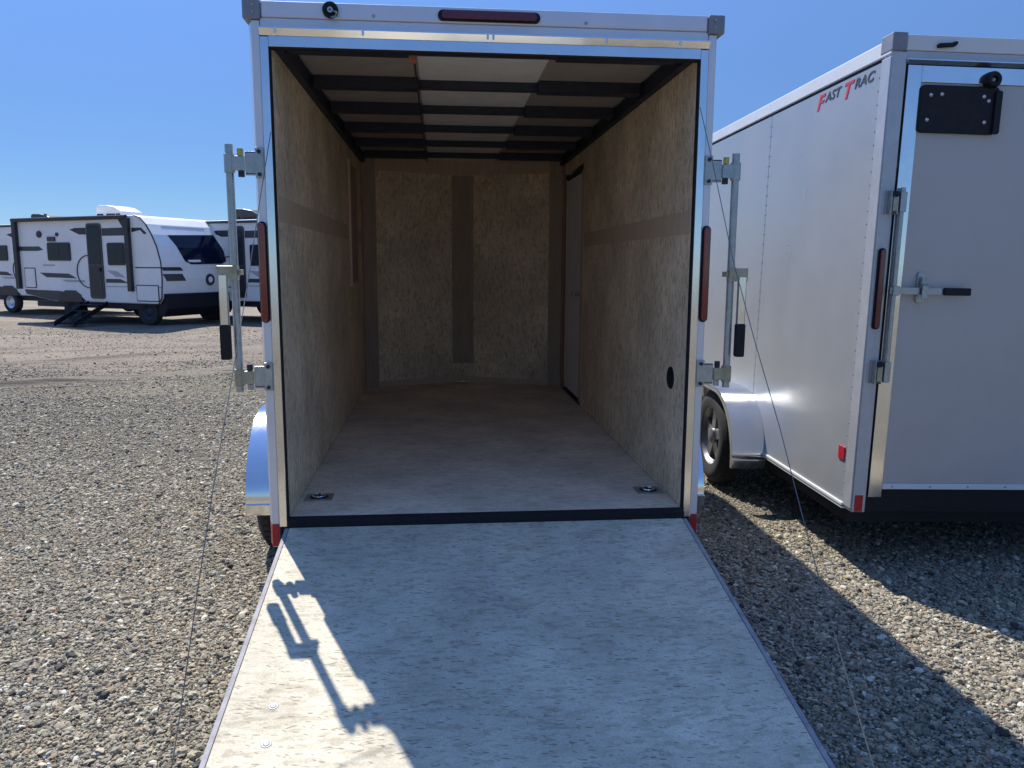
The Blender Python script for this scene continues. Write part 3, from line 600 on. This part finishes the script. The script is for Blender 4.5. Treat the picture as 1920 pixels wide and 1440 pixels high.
dr = Q('rear_door', MB().box(.149, Wd - .15, .0, .035, -.0325, 1.920), 'greypanel', .002)
MB().box(.1485, Wd - .15, -.006, .012, 1.9205, 1.9955).build('door_trim', M['mirror'], dr, bevel=.002)
MB().box(.149, Wd - .15, -.006, .012, -.0625, -.033).build('door_trim', M['white2'], dr, bevel=.002)
for k in range(8): MB().lathe([(-.003, .001), (-.002, .005), (0, .006)], (.20 + k * .20, -.0062, -.048), 1, 8, False).build('screw', M['zinc'], dr)
Q('rear_sill', MB().box(.071, Wd, .03, .06, -.19, -.064), 'black')
lamp_bar(T2, .034, .75, 1.146, .030, -.003, 'reddark')
Q('reflector', MB().box(.012, .054, -.006, -.0034, -.182, -.096), 'reflex', .001)
o = Q('side_reflector', MB().box(-.006, -.0005, .112, .178, .058, .126), 'reflex', .002)
# plate holder with bolts and its lamp
ph = MB(); ph.prism(rrect(.147, .530, 1.690, 1.908, .02), -.020, -.001, 1); o = Q('plate_holder', ph, 'black', .005)
e = MB(); e.prism(rrect(.505, .538, 1.690, 1.890, .012), -.034, -.0205, 1); e.build('flange', M['black'], o, bevel=.004)
for (xx, zz) in ((.195, 1.861), (.248, 1.866), (.455, 1.862), (.480, 1.843), (.186, 1.748), (.468, 1.745)):
    MB().lathe([(-.007, .001), (-.006, .004), (-.002, .007), (0, .009)], (xx, -.0201, zz), 1, 10, False).build('bolt', M['rim'], o)
pl_ = MB(); pl_.lathe([(0, .040), (-.030, .038), (-.042, .030), (-.036, .016), (-.022, .014)], (.485, -.004, 1.938), 1, 20, False); o = Q('plate_lamp', pl_, 'black', smooth=True)
MB().lathe([(-.020, .001), (-.026, .006), (-.020, .012)], (.488, -.004, 1.938), 1, 12, False).build('lens', M['rim'], o)
mk = MB(); mk.prism([(.205, 2.083), (.212, 2.074), (.29, 2.082), (.302, 2.094), (.300, 2.106), (.285, 2.104), (.272, 2.098), (.212, 2.094)], -.022, -.0025, 1); Q('marker_lamp', mk, 'black', .004)
# cam rod and handle of the closed door
r2 = MB().tube([(.098, -.028, .490), (.098, -.028, 1.432)], .012, 12).build('lock_rod', M['zinc'], T2, loc=OFF, smooth=True)
for z0, z1 in ((1.307, 1.417), (.483, .598)):
    a = MB(); a.box(.028, .078, -.012, -.0035, z0, z1); a.box(.036, .042, -.045, -.012, z0, z1); a.box(.066, .072, -.045, -.012, z0, z1); a.build('bracket', M['zinc'], r2, bevel=.0015)
    b = MB(); b.box(.044, .064, -.050, -.013, z0 + .012, z1 - .03); b.build('knuckle', M['yzinc'], r2, bevel=.002)
    c = MB(); c.box(.040, .070, -.052, -.012, z1 - .028, z1 - .004); c.build('cap', M['glassblue'], r2)
    e = MB(); e.box(.082, .114, -.044, -.012, z0 + .01, z1 - .005); e.build('knuckle', M['zinc'], r2, bevel=.002)
a = MB(); a.box(.075, .335, -.040, -.032, .925, .960); a.box(.085, .115, -.050, -.020, .918, .966); a.build('handle', M['zinc'], r2, bevel=.002)
c = MB(); c.prism(rrect(.345, .480, .925, .962, .006), -.046, -.028, 1); c.build('grip', M['black'], r2, bevel=.004)
b = MB(); b.prism(rrect(.222, .262, .885, 1.035, .015), -.012, -.0005, 1); b.box(.226, .256, -.056, -.012, .965, .975); b.box(.226, .256, -.056, -.050, .905, .975); b.tube([(.241, -.03, .975), (.241, -.03, 1.01)], .012, 8); b.build('hasp', M['zinc'], r2, bevel=.002)
fender(T2, -.001, -.222, 1.17, 2.42, -.268, .205, .43, None)
wheel(T2, -.02, -.200, 1.76, G + .345 + .01, .338, rim='rimdark')
# lettering on the side panel: red initials, dark small capitals, leaning forward
def letters(txt, size, y, z, mt):
    cu = bpy.data.curves.new('letter', 'FONT'); cu.body = txt; cu.size = size; cu.shear = .28; cu.extrude = .0008; cu.space_character = 1.06; cu.offset = .0022 * size / .1
    t = bpy.data.objects.new('letter', cu); COL.objects.link(t)
    dg = bpy.context.evaluated_depsgraph_get(); me = bpy.data.meshes.new_from_object(t.evaluated_get(dg)); bpy.data.objects.remove(t); bpy.data.curves.remove(cu)
    me.materials.clear(); me.materials.append(M[mt])
    wdt = max(v.co.x for v in me.vertices)
    o_ = bpy.data.objects.new('lettering', me); COL.objects.link(o_); o_.parent = T2
    o_.matrix_local = Matrix(((0, 0, -1, -.0015), (-1.42, 0, 0, y), (0, 1, 0, z - G), (0, 0, 0, 1)))
    return wdt * 1.42
y_ = .785
for txt, sz, zz, mt in (('F', .112, 1.930, 'letterred'), ('AST', .066, 1.960, 'letterdark'), ('T', .112, 1.930, 'letterred'), ('RAC', .066, 1.960, 'letterdark')):
    y_ -= letters(txt, sz, y_, zz, mt) * .96 + .006
    if txt == 'AST': y_ -= .012

# ------------------------------------------------------------------ caravans in the yard behind
def caravan(loc, ang, label, hero=True, group='white travel trailers parked on the yard'):
    mw = Matrix.Translation(loc) @ Matrix.Rotation(ang, 4, 'Z')
    c = root('travel_trailer', mw, label, 'caravan', group)
    W_ = 2.45
    # local axes: x towards the nose, y away from the near side, z up from the ground
    prof = [(-5.02, 2.74), (-5.07, 1.0), (-4.92, .74), (-3.75, .56), (.02, .56), (.14, .72), (.19, 1.2), (.17, 1.63), (.06, 2.02), (-.08, 2.30), (-.26, 2.56), (-.46, 2.73), (-.62, 2.78)]
    main = [p for p in prof if p[0] < .3]
    b = MB(); b.prism([(x, z) for x, z in main], 0.0, W_, 1)
    body = b.build('body', M['cwhite'], c, bevel=.03)
    pc = [(.02, .56), (.14, .72), (.19, 1.2), (.17, 1.63), (.06, 2.02), (-.08, 2.30), (-.26, 2.56), (-.46, 2.73), (-.62, 2.78)]
    e = MB(); e.tube([(x + .0, -.005, z) for x, z in pc], .018, 6); e.build('edge_trim', M['cdark'], c)
    # awning: tube under the roof edge, two folded arms
    if hero:
        aw = MB().tube([(-5.04, -.07, 2.72), (-.84, -.07, 2.74)], .055, 10).build('awning', M['cdark'], c, smooth=True)
        for xa in (-4.99, -.84): MB().box(xa - .07, xa + .07, -.10, -.002, .87, 2.72).build('arm', M['cdark'], aw, bevel=.01)
        MB().prism([(-1.15, 2.70), (-.90, 2.70), (-.90, 2.35)], -.05, -.01, 1).build('brace', M['cdark'], aw)
    else:
        MB().box(-5.04, -.6, -.04, .0, 2.68, 2.74).build('awning_rail', M['cdark'], c)
    # door, its window; side windows
    d = MB(); d.prism(rrect(-2.32, -1.80, .66, 2.60, .08), -.03, -.002, 1); dd = d.build('door', M['cmid'], c)
    MB().prism(rrect(-2.27, -1.85, 1.55, 2.55, .06), -.036, -.0305, 1).build('pane', M['glass'], dd)
    MB().box(-2.27, -1.85, -.036, -.0305, .72, 1.50).build('panel', M['cdark'], dd)
    MB().box(-1.92, -1.86, -.06, -.036, 1.36, 1.46).build('handle', M['black'], dd)
    for (x0, x1, z0, z1) in ((-3.82, -2.96, 1.64, 2.12), (-1.62, -1.02, 1.53, 2.10)):
        w_ = MB(); w_.prism(rrect(x0, x1, z0, z1, .05), -.025, -.002, 1); wf = w_.build('window', M['cdark'], c)
        MB().prism(rrect(x0 + .04, x1 - .04, z0 + .04, z1 - .04, .03), -.030, -.0255, 1).build('pane', M['glass'], wf)
        MB().box((x0 + x1) / 2 - .012, (x0 + x1) / 2 + .012, -.034, -.0305, z0 + .04, z1 - .04).build('mullion', M['cdark'], wf)
    # graphics
    for mt, pts in (('cmid', [(-5.0, 2.02), (-4.15, 2.02), (-4.0, 1.93), (-4.2, 1.90), (-5.0, 1.90)]),
                    ('cdark', [(-2.95, 2.45), (-2.75, 2.49), (-2.36, 2.49), (-2.36, 2.32), (-2.6, 2.32)]),
                    ('cmid', [(-1.78, 2.47), (-1.0, 2.48), (-1.0, 2.28), (-1.78, 2.28)]),
                    ('cdark', [(-.74, 2.47), (-.42, 2.47), (-.24, 2.33), (-.32, 2.30), (-.45, 2.41), (-.74, 2.36)]),
                    ('cmid', [(-4.2, 1.32), (-3.1, 1.30), (-2.8, 1.18), (-3.95, 1.20)]),
                    ('clight', [(-3.4, 1.14), (-2.55, 1.14), (-2.5, 1.08), (-3.2, 1.08)]),
                    ('clight', [(-4.05, 1.54), (-3.6, 1.54), (-3.6, 1.50), (-4.05, 1.50)]),
                    ('cmid', [(-1.75, 1.18), (-1.25, 1.18), (-.95, 1.08), (-1.75, 1.08)]),
                    ('clight', [(-1.7, 1.40), (-1.35, 1.38), (-1.05, 1.22), (-1.4, 1.24)]),
                    ('clight', [(-1.75, .995), (.14, .995), (.14, .97), (-1.75, .97)]),
                    ('cmid', [(-.70, 1.49), (.16, 1.49), (.16, 1.46), (-.70, 1.46)]),
                    ('cmid', [(-4.85, .86), (-3.5, .84), (-2.75, .74), (-2.5, .58), (-3.75, .575), (-4.80, .74)])):
        MB().prism(pts, -.006, -.0005, 1).build('side_graphic', M[mt], c)
    rg = MB(); rg.tube([(-2.35 + .42 * math.cos(t), -.012, 1.36 + .42 * math.sin(t)) for t in [2 * math.pi * k / 28 for k in range(29)]], .014, 6); rg.build('ring_graphic', M['cmid'], c)
    for (x0, x1, z0, z1) in ((-4.80, -4.36, .90, 1.45), (-.70, .06, .62, 1.04)):
        MB().prism(rrect(x0, x1, z0, z1, .03), -.012, -.0005, 1).build('hatch', M['cmid'], c)
        MB().prism(rrect(x0 + .025, x1 - .025, z0 + .025, z1 - .025, .02), -.018, -.0125, 1).build('hatch_lid', M['cwhite'], c)
    for (x, z, r) in ((-4.1, 2.34, .09), (-3.42, 2.33, .05)):
        MB().lathe([(-.03, .001), (-.03, r), (0, r)], (x, 0, z), 1, 16, False).build('speaker', M['cdark'], c)
    MB().box(-3.78, -3.50, -.04, -.002, 2.15, 2.27).build('porch_light', M['cmid'], c)
    # nose: front window, badge, flank stripes, dark lower guard
    def nx_(z):
        for (xa, za), (xb, zb_) in zip(pc, pc[1:]):
            if za <= z <= zb_: return xa + (xb - xa) * (z - za) / (zb_ - za)
        return .0
    def front(name, poly, mt, pr=.012):
        vs = []; n = len(poly)
        for (y, z) in poly: vs.append((nx_(z) + pr, y, z))
        for (y, z) in poly: vs.append((nx_(z) - .03, y, z))
        MB().add(vs, [tuple(range(n)), tuple(range(n, 2 * n))[::-1]] + [(i, n + i, n + (i + 1) % n, (i + 1) % n) for i in range(n)]).build(name, M[mt], c)
    front('front_window', [(.50, 2.30), (2.14, 2.36), (2.25, 2.02), (2.38, 1.68), (2.10, 1.58), (1.0, 1.56), (.80, 1.64), (.66, 1.99)], 'glassblue')
    front('front_graphic', [(.0, 1.49), (.62, 1.49), (.70, 1.40), (.05, 1.40)], 'cdark'); front('front_graphic', [(.02, 1.32), (.66, 1.32), (.78, 1.14), (.14, 1.14)], 'cmid')
    front('nose_mark', [(.45, 2.53), (1.95, 2.53), (1.93, 2.50), (.47, 2.50)], 'clight', .006)
    bd = MB()
    for k in range(1): bd.lathe([(.03, .001), (.03, .15), (0, .16)], (nx_(1.16), 1.62, 1.16), 0, 20, False)
    bo = bd.build('badge', M['cmid'], c); MB().lathe([(.037, .001), (.037, .07), (.03, .08)], (nx_(1.16), 1.62, 1.16), 0, 16, False).build('badge_centre', M['cwhite'], bo)
    g_ = MB(); g_.prism([(-.06, .24), (.12, .24), (.24, .45), (.23, .82), (-.06, .82)], .06, W_ - .02, 1); g_.build('stone_guard', M['black'], c, bevel=.01)
    # underside, wheels, steps, roof unit
    MB().box(-4.6, -.4, .15, W_ - .15, .40, .56).build('chassis_frame', M['steel'], c)
    for (xw, yw) in ((-3.08, .02), (-.48, .1), (-3.08, W_ - .22), (-.48, W_ - .3)):
        wo_ = bpy.data.objects.new('wheel', None); COL.objects.link(wo_); wo_.parent = c
        t = MB(); r = .345; t.lathe([(0, .2), (0, r * .93), (.03, r), (.17, r), (.2, r * .93), (.2, .2)], (xw, yw, r), 1, 28); t.build('tyre', M['tyre'], wo_, smooth=True)
        t = MB(); t.lathe([(.03, .001), (.03, .08), (.05, .12), (.01, .19), (.0, .21), (.05, .215)], (xw, yw, r), 1, 20, False); t.build('rim', M['rim' if not hero else 'steel'], wo_, smooth=True)
    t = MB(); t.prism([(-3.55, .56), (-3.45, .75), (-3.25, .86), (-2.9, .86), (-2.7, .75), (-2.62, .56)], -.03, .05, 1); t.build('wheel_arch', M['cdark'], c)
    if hero:
        st = bpy.data.objects.new('entry_steps', None); COL.objects.link(st); st.parent = c
        for k in range(4):
            yy = -.18 - k * .22; zz = .52 - k * .15
            MB().box(-2.42, -1.76, yy - .12, yy + .12, zz - .03, zz).build('tread', M['black'], st, bevel=.006)
        for xx in (-2.44, -1.76): MB().add([(xx, -.02, .60), (xx + .03, -.02, .60), (xx + .03, -.02, .48), (xx, -.02, .48), (xx, -1.05, .12), (xx + .03, -1.05, .12), (xx + .03, -1.05, 0.0), (xx, -1.05, 0.0)],
                                           [(0, 1, 2, 3), (7, 6, 5, 4), (0, 4, 5, 1), (1, 5, 6, 2), (2, 6, 7, 3), (3, 7, 4, 0)]).build('stringer', M['black'], st)
    ac = MB(); ac.prism([(-2.95, 2.77), (-2.95, 3.10), (-2.87, 3.14), (-2.55, 3.13), (-2.25, 3.08), (-2.0, 2.96), (-1.95, 2.77)], .85, 1.55, 1)
    ao = ac.build('air_conditioner', M['cwhite' if hero else 'cdark'], c, bevel=.03)
    for x0, x1 in ((-2.9, -2.68), (-2.55, -2.25), (-2.2, -2.06)): MB().box(x0, x1, .83, .849, 2.80, 2.90).build('grille', M['black'], ao)
    if hero:
        MB().tube([(-4.2, .3, 2.76), (-4.2, .3, 2.90)], .04, 8).build('roof_vent', M['cmid'], c)
    return c
A0 = math.atan2(-.464007, .885832)
caravan((-7.30, 17.30, G), A0, 'white travel trailer with black awning arms, entry steps out and a dark front window')
# the one behind on the left shows only its nose end, the one on the right only a strip beside the post
caravan((-11.10, 21.6, G), A0, 'white travel trailer cut off by the left edge of the photo', False)
caravan((-3.9, 18.1, G), A0 , 'white travel trailer with grey stripes seen between the post and the lock rod', False)
